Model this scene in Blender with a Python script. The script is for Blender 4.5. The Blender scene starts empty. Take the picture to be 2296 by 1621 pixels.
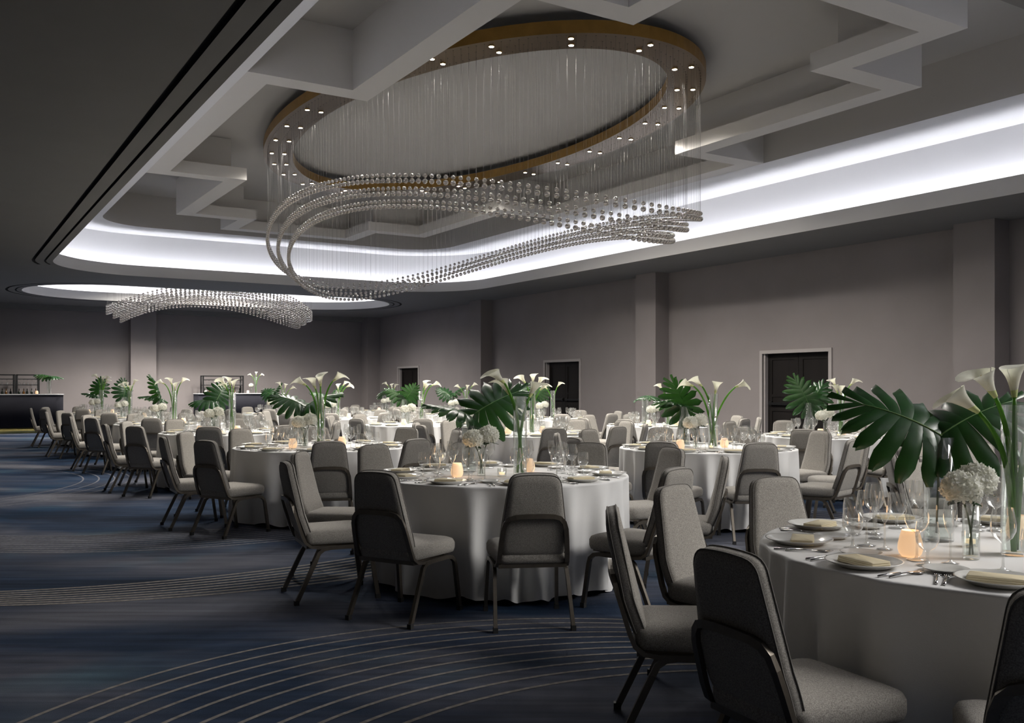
import bpy, math, random
from mathutils import Vector, Matrix
PI=math.pi; S=bpy.context.scene; COL=S.collection
TH=0.5553                      # the camera's heading off the room's long axis
FX,FY=math.sin(TH),math.cos(TH); RX,RY=math.cos(TH),-math.sin(TH)
HC=4.31                        # main ceiling height

# ------------------------------------------------------------------ helpers
class MB:
    def __init__(s): s.v=[]; s.f=[]; s.m=[]; s.sm=[]
    def add(s,v,f,mi=0,smooth=True):
        o=len(s.v); s.v+= [tuple(p) for p in v]
        for q in f: s.f.append(tuple(i+o for i in q)); s.m.append(mi); s.sm.append(smooth)
        return s
    def box(s,x0,x1,y0,y1,z0,z1,mi=0):
        v=[(x,y,z) for z in (z0,z1) for y in (y0,y1) for x in (x0,x1)]
        return s.add(v,[(0,2,3,1),(4,5,7,6),(0,1,5,4),(2,6,7,3),(0,4,6,2),(1,3,7,5)],mi,False)
    def lathe(s,prof,n=24,mi=0,c=(0,0,0),cap0=False,cap1=False,smooth=True):
        v=[];f=[]
        for r,z in prof:
            for i in range(n):
                a=2*PI*i/n; v.append((c[0]+r*math.cos(a),c[1]+r*math.sin(a),c[2]+z))
        for k in range(len(prof)-1):
            for i in range(n):
                j=(i+1)%n; f.append((k*n+i,k*n+j,(k+1)*n+j,(k+1)*n+i))
        if cap0: f.append(tuple(reversed(range(n))))
        if cap1: f.append(tuple(range((len(prof)-1)*n,len(prof)*n)))
        return s.add(v,f,mi,smooth)
    def tube(s,path,r,n=8,mi=0,closed=False,w=None,caps=True,up=None,smooth=True):
        # round tube, or with w a rectangular bar (r = half thickness along the frame normal, w = half width)
        P=[Vector(p) for p in path]; N=len(P); v=[]; f=[]
        T=[]
        for i in range(N):
            if closed: t=P[(i+1)%N]-P[i-1]
            else: t=P[min(i+1,N-1)]-P[max(i-1,0)]
            T.append(t.normalized())
        ref=Vector(up) if up else (Vector((0,0,1)) if abs(T[0].z)<.9 else Vector((1,0,0)))
        nn=(ref-T[0]*ref.dot(T[0])).normalized()
        for i in range(N):
            if up: nn=(ref-T[i]*ref.dot(T[i])); nn=nn.normalized() if nn.length>1e-6 else Vector((0,0,1))
            else: nn=(nn-T[i]*nn.dot(T[i])).normalized()
            b=T[i].cross(nn); rr=r[i] if isinstance(r,(list,tuple)) else r
            if w:
                for a,c in ((1,1),(-1,1),(-1,-1),(1,-1)): v.append(P[i]+nn*rr*a+b*w*c)
            else:
                for k in range(n):
                    a=2*PI*k/n; v.append(P[i]+nn*math.cos(a)*rr+b*math.sin(a)*rr)
        n=4 if w else n
        for i in range(N if closed else N-1):
            j=(i+1)%N
            for k in range(n):
                l=(k+1)%n; f.append((i*n+k,i*n+l,j*n+l,j*n+k))
        if caps and not closed: f.append(tuple(reversed(range(n)))); f.append(tuple(range((N-1)*n,N*n)))
        return s.add(v,f,mi,smooth if not w else False)
    def loft(s,outl,prof,top=True,bot=True,mi=0,fn=None,crown=0):
        # outl: closed 2D outline; prof: (inset, height); inset moves towards the centroid
        cx=sum(p[0] for p in outl)/len(outl); cy=sum(p[1] for p in outl)/len(outl); n=len(outl); v=[];f=[]
        for ins,h in prof:
            for x,y in outl:
                d=math.hypot(x-cx,y-cy); k=max(0,1-ins/d)
                v.append((cx+(x-cx)*k,cy+(y-cy)*k,h))
        for k in range(len(prof)-1):
            for i in range(n):
                j=(i+1)%n; f.append((k*n+i,k*n+j,(k+1)*n+j,(k+1)*n+i))
        if bot: f.append(tuple(reversed(range(n))))
        if top:
            v.append((cx,cy,prof[-1][1]+crown)); c=len(v)-1; b=(len(prof)-1)*n
            for i in range(n): f.append((b+i,b+(i+1)%n,c))
        if fn: v=[fn(*p) for p in v]
        return s.add(v,f,mi,True)
    def mesh(s,name,mats):
        me=bpy.data.meshes.new(name); me.from_pydata(s.v,[],s.f)
        for m in (mats if isinstance(mats,(list,tuple)) else [mats]): me.materials.append(m)
        me.polygons.foreach_set('material_index',s.m); me.polygons.foreach_set('use_smooth',s.sm); me.update()
        return me
def put(name,me,parent=None,loc=(0,0,0),rz=0,**kw):
    o=bpy.data.objects.new(name,me); COL.objects.link(o); o.location=loc; o.rotation_euler=(0,0,rz)
    if parent: o.parent=parent
    for k,v in kw.items(): o[k]=v
    return o
def obj(name,mb,mats,parent=None,loc=(0,0,0),rz=0,**kw): return put(name,mb.mesh(name,mats),parent,loc,rz,**kw)
def thing(name,loc,rz,label,cat,group=None):
    o=put(name,None,None,loc,rz,label=label,category=cat)
    o.empty_display_size=.1
    if group: o['group']=group
    return o
def struct(name,mb,mats,parent=None): return obj(name,mb,mats,parent,kind='structure') if not parent else obj(name,mb,mats,parent)
def dup(root,loc,rz,label,group=None):
    r=root.copy(); COL.objects.link(r); r.location=loc; r.rotation_euler=(0,0,rz); r['label']=label
    if group: r['group']=group
    for ch in KIDS.get(root.name,[]):
        c=ch.copy(); COL.objects.link(c); c.parent=r
        for g in KIDS.get(ch.name,[]):
            d=g.copy(); COL.objects.link(d); d.parent=c
    return r
KIDS={}
def remember(root):
    for o in [root]+list(root.children): KIDS[o.name]=list(o.children)

# ------------------------------------------------------------------ materials
def mat(name,col=(.5,.5,.5),rough=.6,metal=0,noise=0,nscale=40,spec=.5,bump=0,bscale=200,emit=None,es=0,sheen=0,coord='Object',aniso=None,trans=0):
    m=bpy.data.materials.new(name); m.use_nodes=True; nt=m.node_tree; b=nt.nodes['Principled BSDF']
    b.inputs['Base Color'].default_value=(*col,1); b.inputs['Roughness'].default_value=rough; b.inputs['Metallic'].default_value=metal
    b.inputs['Specular IOR Level'].default_value=spec
    if sheen: b.inputs['Sheen Weight'].default_value=sheen
    tc=nt.nodes.new('ShaderNodeTexCoord')
    src=tc.outputs[coord]
    if aniso:
        mp=nt.nodes.new('ShaderNodeMapping'); mp.inputs['Scale'].default_value=aniso; nt.links.new(src,mp.inputs[0]); src=mp.outputs[0]
    if noise:
        n=nt.nodes.new('ShaderNodeTexNoise'); n.inputs['Scale'].default_value=nscale; n.inputs['Detail'].default_value=4; nt.links.new(src,n.inputs['Vector'])
        r=nt.nodes.new('ShaderNodeValToRGB'); r.color_ramp.elements[0].position=.3; r.color_ramp.elements[1].position=.7
        r.color_ramp.elements[0].color=(*[c*(1-noise) for c in col],1); r.color_ramp.elements[1].color=(*[min(1,c*(1+noise)) for c in col],1)
        nt.links.new(n.outputs[0],r.inputs[0]); nt.links.new(r.outputs[0],b.inputs['Base Color'])
    if bump:
        n=nt.nodes.new('ShaderNodeTexNoise'); n.inputs['Scale'].default_value=bscale; n.inputs['Detail'].default_value=3; nt.links.new(src,n.inputs['Vector'])
        bp=nt.nodes.new('ShaderNodeBump'); bp.inputs['Strength'].default_value=bump; bp.inputs['Distance'].default_value=.01
        nt.links.new(n.outputs[0],bp.inputs['Height']); nt.links.new(bp.outputs[0],b.inputs['Normal'])
    if emit: b.inputs['Emission Color'].default_value=(*emit,1); b.inputs['Emission Strength'].default_value=es
    return m
def thin_glass(name,tint=(.97,.98,.98),gl=1.0,base=.04,edge=.55,haze=.0,power=4):
    # a thin pane: mostly see-through, with a sharp reflection that grows towards the rim
    m=bpy.data.materials.new(name); m.use_nodes=True; nt=m.node_tree; nt.nodes.clear()
    out=nt.nodes.new('ShaderNodeOutputMaterial'); tr=nt.nodes.new('ShaderNodeBsdfTransparent'); tr.inputs[0].default_value=(*tint,1)
    g=nt.nodes.new('ShaderNodeBsdfGlossy'); g.inputs['Roughness'].default_value=.03; g.inputs[0].default_value=(gl,gl,gl,1)
    lw=nt.nodes.new('ShaderNodeLayerWeight'); lw.inputs[0].default_value=.5
    pw=nt.nodes.new('ShaderNodeMath'); pw.operation='POWER'; pw.inputs[1].default_value=power; nt.links.new(lw.outputs['Facing'],pw.inputs[0])
    mr=nt.nodes.new('ShaderNodeMapRange'); mr.inputs['To Min'].default_value=base; mr.inputs['To Max'].default_value=edge; nt.links.new(pw.outputs[0],mr.inputs[0])
    mx=nt.nodes.new('ShaderNodeMixShader'); nt.links.new(mr.outputs[0],mx.inputs[0]); nt.links.new(tr.outputs[0],mx.inputs[1]); nt.links.new(g.outputs[0],mx.inputs[2])
    last=mx
    if haze:
        d=nt.nodes.new('ShaderNodeBsdfDiffuse'); d.inputs[0].default_value=(.9,.9,.9,1); m2=nt.nodes.new('ShaderNodeMixShader'); m2.inputs[0].default_value=haze
        nt.links.new(mx.outputs[0],m2.inputs[1]); nt.links.new(d.outputs[0],m2.inputs[2]); last=m2
    nt.links.new(last.outputs[0],out.inputs[0]); return m
def leaf_mat(name,col,col2,rough=.35,tr_=.2):
    m=mat(name,col,rough,noise=.25,nscale=14,spec=.5); nt=m.node_tree; b=nt.nodes['Principled BSDF']
    tl=nt.nodes.new('ShaderNodeBsdfTranslucent'); tl.inputs[0].default_value=(*col2,1); mx=nt.nodes.new('ShaderNodeMixShader'); mx.inputs[0].default_value=tr_
    out=nt.nodes['Material Output']; nt.links.new(b.outputs[0],mx.inputs[1]); nt.links.new(tl.outputs[0],mx.inputs[2]); nt.links.new(mx.outputs[0],out.inputs[0]); return m

M={}
M['wall']=mat('wall_covering',(.275,.245,.238),.85,noise=.05,nscale=1.1,bump=.05,bscale=90,coord='Object')
M['wall2']=mat('dark_unseen_wall',(.07,.065,.06),.95,noise=.1,nscale=3)  # unseen walls darkened so less light bounces onto the chair backs
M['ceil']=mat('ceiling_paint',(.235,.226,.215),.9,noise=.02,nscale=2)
M['cove']=mat('cove_paint',(.74,.74,.75),.85)
M['lip']=mat('cove_lip_paint',(.55,.54,.53),.85)
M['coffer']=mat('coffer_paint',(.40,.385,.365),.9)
M['fret']=mat('fret_paint',(.62,.60,.575),.85)
M['slot']=mat('slot_dark',(.02,.02,.02),.9)
M['fab']=mat('tweed_fabric',(.31,.29,.26),.95,noise=.45,nscale=260,bump=.25,bscale=500,sheen=.1)
M['pipe']=mat('seam_piping',(.17,.16,.145),.95)
M['metal']=mat('bronze_metal',(.16,.14,.115),.36,metal=.75,noise=.1,nscale=20)
M['foot']=mat('rubber_foot',(.02,.02,.02),.7)
M['cloth']=mat('linen_cloth',(.80,.795,.785),.8,noise=.02,nscale=5,bump=.08,bscale=300,sheen=.15)
M['ply']=mat('plywood',(.32,.22,.13),.6,noise=.2,nscale=8)
M['china']=mat('white_china',(.80,.79,.76),.14)
M['napkin']=mat('cream_napkin',(.66,.58,.40),.85,bump=.1,bscale=400)
M['silver']=mat('silver_cutlery',(.62,.61,.60),.18,metal=1)
M['gls']=thin_glass('drinking_glass',(.965,.97,.965),1.0,.12,1.0,.035,2.2)
M['vase']=thin_glass('vase_glass',(.97,.98,.975),1.0,.07,.9,.01,3)
M['water']=thin_glass('vase_water',(.96,.985,.975),1.0,.05,.4)
M['crystal']=None
M['stem']=leaf_mat('calla_stem_green',(.10,.27,.028),(.3,.65,.06),.4,.35)
M['leaf']=leaf_mat('monstera_green',(.013,.048,.014),(.06,.20,.03),.30,.15)
M['petiole']=mat('monstera_stalk',(.035,.07,.02),.5)
M['rib']=mat('leaf_rib',(.16,.28,.10),.5)
M['bloom']=leaf_mat('calla_white',(.85,.83,.74),(.85,.85,.68),.5,.4)
M['throat']=mat('calla_throat',(.55,.60,.25),.5)
M['spadix']=mat('spadix_yellow',(.75,.5,.05),.6)
M['petal']=leaf_mat('hydrangea_petal',(.86,.85,.77),(.85,.85,.75),.7,.4)
M['darkleaf']=mat('hydrangea_leaf',(.015,.05,.015),.5)
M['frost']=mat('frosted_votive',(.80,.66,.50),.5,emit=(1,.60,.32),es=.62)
M['flame']=mat('flame',(1,.8,.4),.5,emit=(1,.72,.38),es=30)
M['wax']=mat('candle_wax',(.85,.75,.6),.5,emit=(1,.7,.4),es=1.2)
M['gold']=mat('satin_gold',(.34,.20,.055),.42,metal=.85,noise=.1,nscale=6)
M['goldmirror']=mat('polished_bronze',(.15,.10,.045),.28,metal=1)
M['hole']=mat('wire_ferrule',(.05,.04,.03),.5)
M['wire']=mat('steel_wire',(.022,.021,.02),.8,spec=.2)
M['lamp']=mat('lamp_lens',(1,1,1),.3,emit=(1,.88,.70),es=60)
M['led']=mat('cove_led',(1,1,1),.5,emit=(.92,.93,1.0),es=1)
M['doorwood']=mat('dark_door_wood',(.010,.008,.007),.6,spec=.2,noise=.3,nscale=3,aniso=(1,1,.15))
M['trim']=mat('door_casing_paint',(.42,.385,.37),.7)
M['push']=mat('push_bar',(.015,.015,.015),.4,metal=.5)
M['bar']=mat('bar_front',(.012,.012,.016),.9,spec=.1,noise=.1,nscale=3)
M['bartop']=mat('bar_top',(.25,.245,.245),.5)
M['kick']=mat('brass_plinth',(.72,.60,.22),.35,metal=.9)
M['black']=mat('black_steel',(.012,.012,.012),.45)
M['bottle']=mat('dark_bottle',(.01,.015,.01),.1)
M['bottle2']=mat('amber_bottle',(.12,.05,.01),.1)
def crystal():
    m=bpy.data.materials.new('crystal'); m.use_nodes=True; nt=m.node_tree; nt.nodes.clear(); o=nt.nodes.new('ShaderNodeOutputMaterial')
    g=nt.nodes.new('ShaderNodeBsdfGlass'); g.inputs['IOR'].default_value=1.52; g.inputs['Roughness'].default_value=0; g.inputs[0].default_value=(.86,.84,.81,1)
    nt.links.new(g.outputs[0],o.inputs[0]); return m
M['crystal']=crystal()
def carpet():
    m=bpy.data.materials.new('blue_carpet'); m.use_nodes=True; nt=m.node_tree; b=nt.nodes['Principled BSDF']; L=nt.links.new; N=nt.nodes.new
    b.inputs['Roughness'].default_value=.97; b.inputs['Specular IOR Level'].default_value=.1
    tc=N('ShaderNodeTexCoord'); rot=N('ShaderNodeMapping'); rot.inputs['Rotation'].default_value=(0,0,TH); L(tc.outputs['Object'],rot.inputs[0])
    def noise(scale,det=4,dist=0,sc=(1,1,1)):
        mp=N('ShaderNodeMapping'); mp.inputs['Scale'].default_value=sc; L(rot.outputs[0],mp.inputs[0])
        n=N('ShaderNodeTexNoise'); n.inputs['Scale'].default_value=scale; n.inputs['Detail'].default_value=det; n.inputs['Distortion'].default_value=dist; L(mp.outputs[0],n.inputs['Vector']); return n.outputs[0]
    big=noise(.55,5,.5,(.55,1.25,1)); r=N('ShaderNodeValToRGB'); L(big,r.inputs[0]); e=r.color_ramp.elements
    e[0].position=.34; e[0].color=(.011,.018,.036,1); e[1].position=.66; e[1].color=(.145,.149,.175,1)
    q=e.new(.45); q.color=(.022,.038,.072,1); q=e.new(.54); q.color=(.060,.069,.098,1)
    streak=noise(9,4,0,(.10,1.6,1)); r2=N('ShaderNodeValToRGB'); L(streak,r2.inputs[0]); r2.color_ramp.elements[0].position=.3; r2.color_ramp.elements[0].color=(.62,.62,.62,1); r2.color_ramp.elements[1].position=.72; r2.color_ramp.elements[1].color=(1.3,1.3,1.3,1)
    mx=N('ShaderNodeMix'); mx.data_type='RGBA'; mx.blend_type='MULTIPLY'; mx.inputs[0].default_value=.8; L(r.outputs[0],mx.inputs[6]); L(r2.outputs[0],mx.inputs[7])
    teal=noise(.8,2,0,(1,1,1)); r3=N('ShaderNodeValToRGB'); L(teal,r3.inputs[0]); r3.color_ramp.elements[0].position=.55; r3.color_ramp.elements[0].color=(1,1,1,1); r3.color_ramp.elements[1].position=.7; r3.color_ramp.elements[1].color=(.6,1.05,1.15,1)
    mx2=N('ShaderNodeMix'); mx2.data_type='RGBA'; mx2.blend_type='MULTIPLY'; mx2.inputs[0].default_value=.8; L(mx.outputs[2],mx2.inputs[6]); L(r3.outputs[0],mx2.inputs[7])
    L(mx2.outputs[2],b.inputs['Base Color'])
    n=N('ShaderNodeTexNoise'); n.inputs['Scale'].default_value=240; L(tc.outputs['Object'],n.inputs['Vector']); bp=N('ShaderNodeBump'); bp.inputs['Strength'].default_value=.3; bp.inputs['Distance'].default_value=.01; L(n.outputs[0],bp.inputs['Height']); L(bp.outputs[0],b.inputs['Normal'])
    return m
M['carpet']=carpet()
M['cline']=mat('carpet_line_yarn',(.215,.20,.185),.97,noise=.3,nscale=30,spec=.1)
M['cline2']=mat('carpet_line_yarn_cool',(.15,.152,.17),.97,noise=.35,nscale=30,spec=.1)

# ------------------------------------------------------------------ room shell
XL,XR,Y0,Y1=-1.2,16.0,-5.0,37.0
fl=MB(); fl.box(XL,XR,Y0,Y1,-.1,0,0)
def arc_strip(cx,cy,r,w,a0,a1,z,mi,n=64):
    v=[];f=[]
    for i in range(n+1):
        a=math.radians(a0+(a1-a0)*i/n); 
        for rr in (r-w,r+w): v.append((cx+rr*math.cos(a),cy+rr*math.sin(a),z))
    keep=[XL<p[0]<XR and Y0<p[1]<Y1 for p in v]
    for i in range(n):
        q=(2*i,2*i+1,2*i+3,2*i+2)
        if all(keep[k] for k in q): f.append(q)
    fl.add(v,f,mi,False)
for i in range(11):
    t=i/10; arc_strip(1.95+.38*t,2.55-.84*t,2.47-.52*t,.0115,5,195,.0015,1,96)
for i in range(8):
    t=i/7; arc_strip(1.80+.34*t,11.19-.92*t,4.14-.28*t,.019,195,325,.0015,1,96)
for i in range(10):
    t=i/9; arc_strip(2.5,12.5-.9*t,3.15+.1*t,.020,190,330,.0015,2,80)
for i in range(4): arc_strip(-1.4,16.0,3.4+.22*i,.012,-70,50,.0015,2,60)
for i in range(5): arc_strip(6.2,6.0,2.6-.15*i,.012,-120,60,.0015,1,60)
for i in range(6): arc_strip(9.0,2.0,4.2-.16*i,.014,90,210,.0015,2,60)
struct('floor',fl,[M['carpet'],M['cline'],M['cline2']])

def rrect(x0,x1,y0,y1,r,n=12):
    P=[]
    for cx,cy,a in ((x1-r,y1-r,0),(x0+r,y1-r,90),(x0+r,y0+r,180),(x1-r,y0+r,270)):
        for i in range(n+1):
            t=math.radians(a+90*i/n); P.append((cx+r*math.cos(t),cy+r*math.sin(t)))
    return P
C1=(2.38,13.88,4.05,26.05); C2=(2.3,13.9,28.74,33.9); C0=(2.3,13.9,-3.9,1.35)
def band(mb,A,za,B,zb,mi=0,smooth=False):
    n=len(A); v=[(x,y,za) for x,y in A]+[(x,y,zb) for x,y in B]
    mb.add(v,[(i,(i+1)%n,n+(i+1)%n,n+i) for i in range(n)],mi,smooth)
def plate(loops,z,mi,mb):
    import bmesh
    bm=bmesh.new()
    for L in loops:
        vs=[bm.verts.new((x,y,z)) for x,y in L]
        for i in range(len(vs)): bm.edges.new((vs[i],vs[(i+1)%len(vs)]))
    bmesh.ops.triangle_fill(bm,use_beauty=True,use_dissolve=False,edges=bm.edges[:],normal=(0,0,-1))
    bm.verts.index_update(); v=[tuple(x.co) for x in bm.verts]; f=[tuple(q.index for q in fc.verts) for fc in bm.faces]; bm.free()
    mb.add(v,f,mi,False)
# narrow airwall slots in the ceiling
def capsule(path,w):
    L=[];Rr=[]
    for i,p in enumerate(path):
        a=path[max(0,i-1)]; b=path[min(len(path)-1,i+1)]; dx,dy=b[0]-a[0],b[1]-a[1]; d=math.hypot(dx,dy) or 1
        L.append((p[0]-dy/d*w,p[1]+dx/d*w)); Rr.append((p[0]+dy/d*w,p[1]-dx/d*w))
    return L+Rr[::-1]
slots=[]
for off,w,ye in ((.16,.022,23.2),(.40,.035,23.4)):
    x=C1[0]-off; r=2.3+off; cx,cy=C1[0]+2.3,C1[3]-2.3
    slots.append(capsule([(x,Y0+.3),(x,6),(x,14),(x,cy-.2)]+[(cx-r*math.cos(math.radians(a)),cy+r*math.sin(math.radians(a))) for a in (4,10,16,22)],w))
    for sx in (0,1):
        r=2.5+off; P=[]
        for a in range(-84,100,6):
            t=math.radians(a); ccx=(C2[0]+2.5) if sx==0 else (C2[1]-2.5)
            yy=C2[2]+2.5 if a<0 else C2[3]-2.5
            P.append((ccx+(-1 if sx==0 else 1)*r*math.cos(t),yy+r*math.sin(t)))
        slots.append(capsule(P,w))
ce=MB(); O1=rrect(*C1,2.3); O2=rrect(*C2,2.5); O0=rrect(*C0,2.5)
plate([[(XL,Y0),(XR,Y0),(XR,Y1),(XL,Y1)],O1,O2,O0]+slots,HC,0,ce)
for s_ in slots:
    band(ce,s_,HC,s_,HC+.06,1)
    n=len(s_); ce.add([(x,y,HC+.06) for x,y in s_],[(i,i+1,n-2-i,n-1-i) for i in range(n//2-1)],1,False)
struct('ceiling',ce,[M['ceil'],M['slot']])
def inset(c,d): return (c[0]+d,c[1]-d,c[2]+d,c[3]-d)
LEDLIST=[]
def cove(name,c,r,ztop,two):
    mb=MB(); O=rrect(*c,r); LT=rrect(*inset(c,-.05),r+.05); W=rrect(*inset(c,-.36),r+.36)
    band(mb,O,HC,O,HC+.28,1,True); band(mb,O,HC+.28,LT,HC+.28,1); band(mb,LT,HC+.28,LT,HC+.10,0,True); band(mb,LT,HC+.10,W,HC+.10,0)
    band(mb,W,HC+.10,W,ztop,0,True)
    if two:
        I=rrect(3.45,12.80,5.15,25.07,1.25)
        # border soffit: same corner count, so a plain band works
        band(mb,W,ztop,I,ztop,0); band(mb,I,ztop,I,6.27,2,True); 
        plate([I],6.27,2,mb)
    else: plate([W],ztop,0,mb)
    struct(name,mb,[M['cove'],M['lip'],M['coffer']])
    A=rrect(*inset(c,-.12),r+.12); B=rrect(*inset(c,-.19),r+.19); m2=MB(); band(m2,A,HC+.125,B,HC+.125); band(m2,A,HC+.125,A,HC+.105);band(m2,B,HC+.105,B,HC+.125)
    return m2
led1=cove('ceiling_coffer_front',C1,2.3,5.45,True)
led2=cove('ceiling_coffer_rear',C2,2.5,5.45,False); led0=cove('ceiling_coffer_added',C0,2.5,5.45,False)  # last coffer and its strip are unseen, added to light the front tables
GLOW0=1000
LED1,LED2=23,40
for k,(l,e) in enumerate(((led1,LED1),(led2,LED2),(led0,LED1))):
    mm=M['led'].copy(); mm.name='cove_led_strip'; mm.node_tree.nodes['Principled BSDF'].inputs['Emission Strength'].default_value=e
    o=obj('led_strip',l,mm); o['label']=['long cool white strip light glowing in the front ceiling cove','cool white strip light glowing in the rear ceiling cove','added cool white strip light in the unseen ceiling cove behind the camera'][k]; o['category']='strip light'
# added area light, unseen behind the camera, brightens the front tables
g0=bpy.data.lights.new('added_fill_light','AREA'); g0.shape='RECTANGLE'; g0.size=6; g0.size_y=3.4; g0.energy=GLOW0; g0.color=(1,.97,.93)
g0o=bpy.data.objects.new('added_fill_light',g0); COL.objects.link(g0o); g0o.location=(9.3,-1.3,5.1)
# stepped fret hanging in the front coffer
cx0,cy0=8.13,15.33
Q=[(4.5,3.15),(3.06,3.15),(3.06,7.32),(1.63,7.32),(1.63,8.88)]
path=[(a,b) for a,b in Q]+[(-a,b) for a,b in Q[::-1]]+[(-a,-b) for a,b in Q]+[(a,-b) for a,b in Q[::-1]]
def offset(P,d):
    n=len(P); out=[]
    for i in range(n):
        a,b,c=P[i-1],P[i],P[(i+1)%n]
        u=Vector((b[0]-a[0],b[1]-a[1])).normalized(); w=Vector((c[0]-b[0],c[1]-b[1])).normalized()
        n1=Vector((u.y,-u.x)); n2=Vector((w.y,-w.x)); out.append((b[0]+(n1.x+n2.x)*d,b[1]+(n1.y+n2.y)*d))
    return [(cx0+x,cy0+y) for x,y in out]
fr=MB()
o_out,o_mid,o_in=offset(path,.18),offset(path,.06),offset(path,-.18)
sec=[(o_in,5.68),(o_in,5.45),(o_out,5.45),(o_out,6.27)]
for (A,za),(B,zb) in zip(sec,sec[1:]): band(fr,A,za,B,zb)
band(fr,o_in,5.68,o_mid,5.68); band(fr,o_mid,5.68,o_mid,6.27)
struct('ceiling_fret',fr,[M['fret']])
# roof above (closes the shell)
rf=MB(); rf.box(XL-.2,XR+.4,Y0-.2,Y1+.2,6.35,6.45); struct('ceiling_slab',rf,[M['ceil']])

DOORS=[(13.17,15.02),(22.06,23.85),(32.64,34.45)]; DH=2.15
wr=MB(); y=Y0
for a,b in DOORS: wr.box(XR,XR+.3,y,a,0,HC+.02); wr.box(XR,XR+.3,a,b,DH,HC+.02); y=b
wr.box(XR,XR+.3,y,Y1,0,HC+.02); struct('wall_right',wr,[M['wall']])
w=MB(); w.box(XL-.2,XR+.3,Y1,Y1+.2,0,HC+.02); struct('wall_far',w,[M['wall']])
w=MB(); w.box(XL-.2,XL,Y0,Y1,0,HC+.02); struct('wall_left',w,[M['wall2']])
w=MB(); w.box(XL-.2,XR+.3,Y0-.2,Y0,0,HC+.02); struct('wall_near',w,[M['wall2']])
for i,(a,b) in enumerate(((9.32,10.09),(18.20,18.99),(27.05,27.84))):
    w=MB(); w.box(15.56,XR,a,b,0,HC); struct('wall_column_right_%d'%(i+1),w,[M['wall']])
w=MB(); w.box(6.23,7.12,36.56,Y1,0,HC); struct('wall_column_far',w,[M['wall']])
w=MB(); w.box(15.45,XR,36.3,Y1,0,HC); struct('wall_column_corner',w,[M['wall']])
w=MB(); w.box(XL,XR,36.8,Y1,4.14,HC); w.box(XL,XR,36.72,36.8,4.22,HC); struct('trim_1',w,[M['ceil']])
w=MB(); w.box(XR-.015,XR,Y0,9.32,0,.12); struct('baseboard_right',w,[M['trim']])
w=MB(); w.box(XL,6.23,36.985,Y1,0,.12); w.box(7.12,15.45,36.985,Y1,0,.12); struct('baseboard_far',w,[M['trim']])
for i,(a,b) in enumerate(DOORS):
    d=put('door_%d'%(i+1),None,None,(XR,(a+b)/2,0)); d['kind']='structure'; hw=(b-a)/2
    c=MB(); 
    for s_ in (-1,1): c.box(-.03,.20,s_*hw-(.0 if s_>0 else .075),s_*hw+(.075 if s_>0 else 0),0,DH+.075); c.box(.02,.20,*sorted((s_*hw,s_*(hw-.05))),0,DH)
    c.box(-.03,.20,-hw,hw,DH,DH+.075); obj('door_casing',c,[M['trim']],d)
    for s_ in (-1,1):
        y0_,y1_=sorted((0.004*s_,s_*(hw-.05))); l=MB(); l.box(.13,.18,y0_,y1_,0,DH)
        l.box(.115,.13,y0_,y0_+.12,0,DH); l.box(.115,.13,y1_-.12,y1_,0,DH)
        for z0,z1 in ((0,.22),(.86,1.0),(1.18,1.24),(DH-.14,DH)): l.box(.115,.13,y0_+.12,y1_-.12,z0,z1)
        leaf=obj('door_leaf',l,[M['doorwood']],d)
        h=MB(); h.box(.05,.075,y0_+.06,y1_-.06,1.00,1.06); h.box(.075,.115,y0_+.06,y0_+.14,.98,1.08); h.box(.075,.115,y1_-.14,y1_-.06,.98,1.08)
        obj('push_bar',h,[M['push']],leaf)

# ------------------------------------------------------------------ chair
def rounded_poly(P,r,n=5):
    out=[];N=len(P)
    for i in range(N):
        a,b,c=Vector(P[i-1]),Vector(P[i]),Vector(P[(i+1)%N]); rr=r[i] if isinstance(r,list) else r
        u=(a-b).normalized(); w=(c-b).normalized(); p0=b+u*rr; p1=b+w*rr
        for k in range(n+1):
            t=k/n; q=p0*(1-t)**2+b*2*t*(1-t)+p1*t*t; out.append((q.x,q.y))
    return out
LEAN=math.radians(14)
def backmap(x,s,n):   # outline plane -> chair space; n = thickness towards the rear
    y=-.165-s*math.sin(LEAN)-n*math.cos(LEAN)-.02*math.sin(PI*min(1,max(0,s/.48))); z=.43+s*math.cos(LEAN)-n*math.sin(LEAN)
    return (x,y,z)
seat_o=rounded_poly([(-.205,-.225),(.205,-.225),(.235,.235),(-.235,.235)],[.05,.05,.085,.085])
sm=MB(); sm.loft(seat_o,[(.035,.37),(.008,.378),(0,.40),(0,.435),(.012,.455),(.045,.467),(.10,.474),(.15,.477)],crown=.003)
back_o=rounded_poly([(-.185,.0),(0,-.012),(.185,.0),(.195,.10),(.143,.488),(0,.500),(-.143,.488),(-.195,.10)],[.03,.05,.03,.05,.055,.08,.055,.05])
bmk=MB(); bmk.loft(back_o,[(.045,-.002),(.015,.0),(0,.012),(0,.045),(.012,.056),(.05,.06)],crown=0,fn=backmap)
pm=MB()
for n_ in (.010,.047): pm.tube([backmap(x*1.002,s*1.001,n_) for x,s in back_o],.003,5,closed=True)
hp=[(.208,-.02,.357),(.206,-.13,.355),(.203,-.185,.362),(.200,-.222,.39),(.197,-.243,.44),(.190,-.268,.52),(.182,-.289,.585),(.168,-.300,.625),(.143,-.309,.650),(.11,-.314,.660),(.05,-.317,.664)]
hp=hp+[(-x,y,z) for x,y,z in hp[::-1]]
hm=MB(); 
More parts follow.
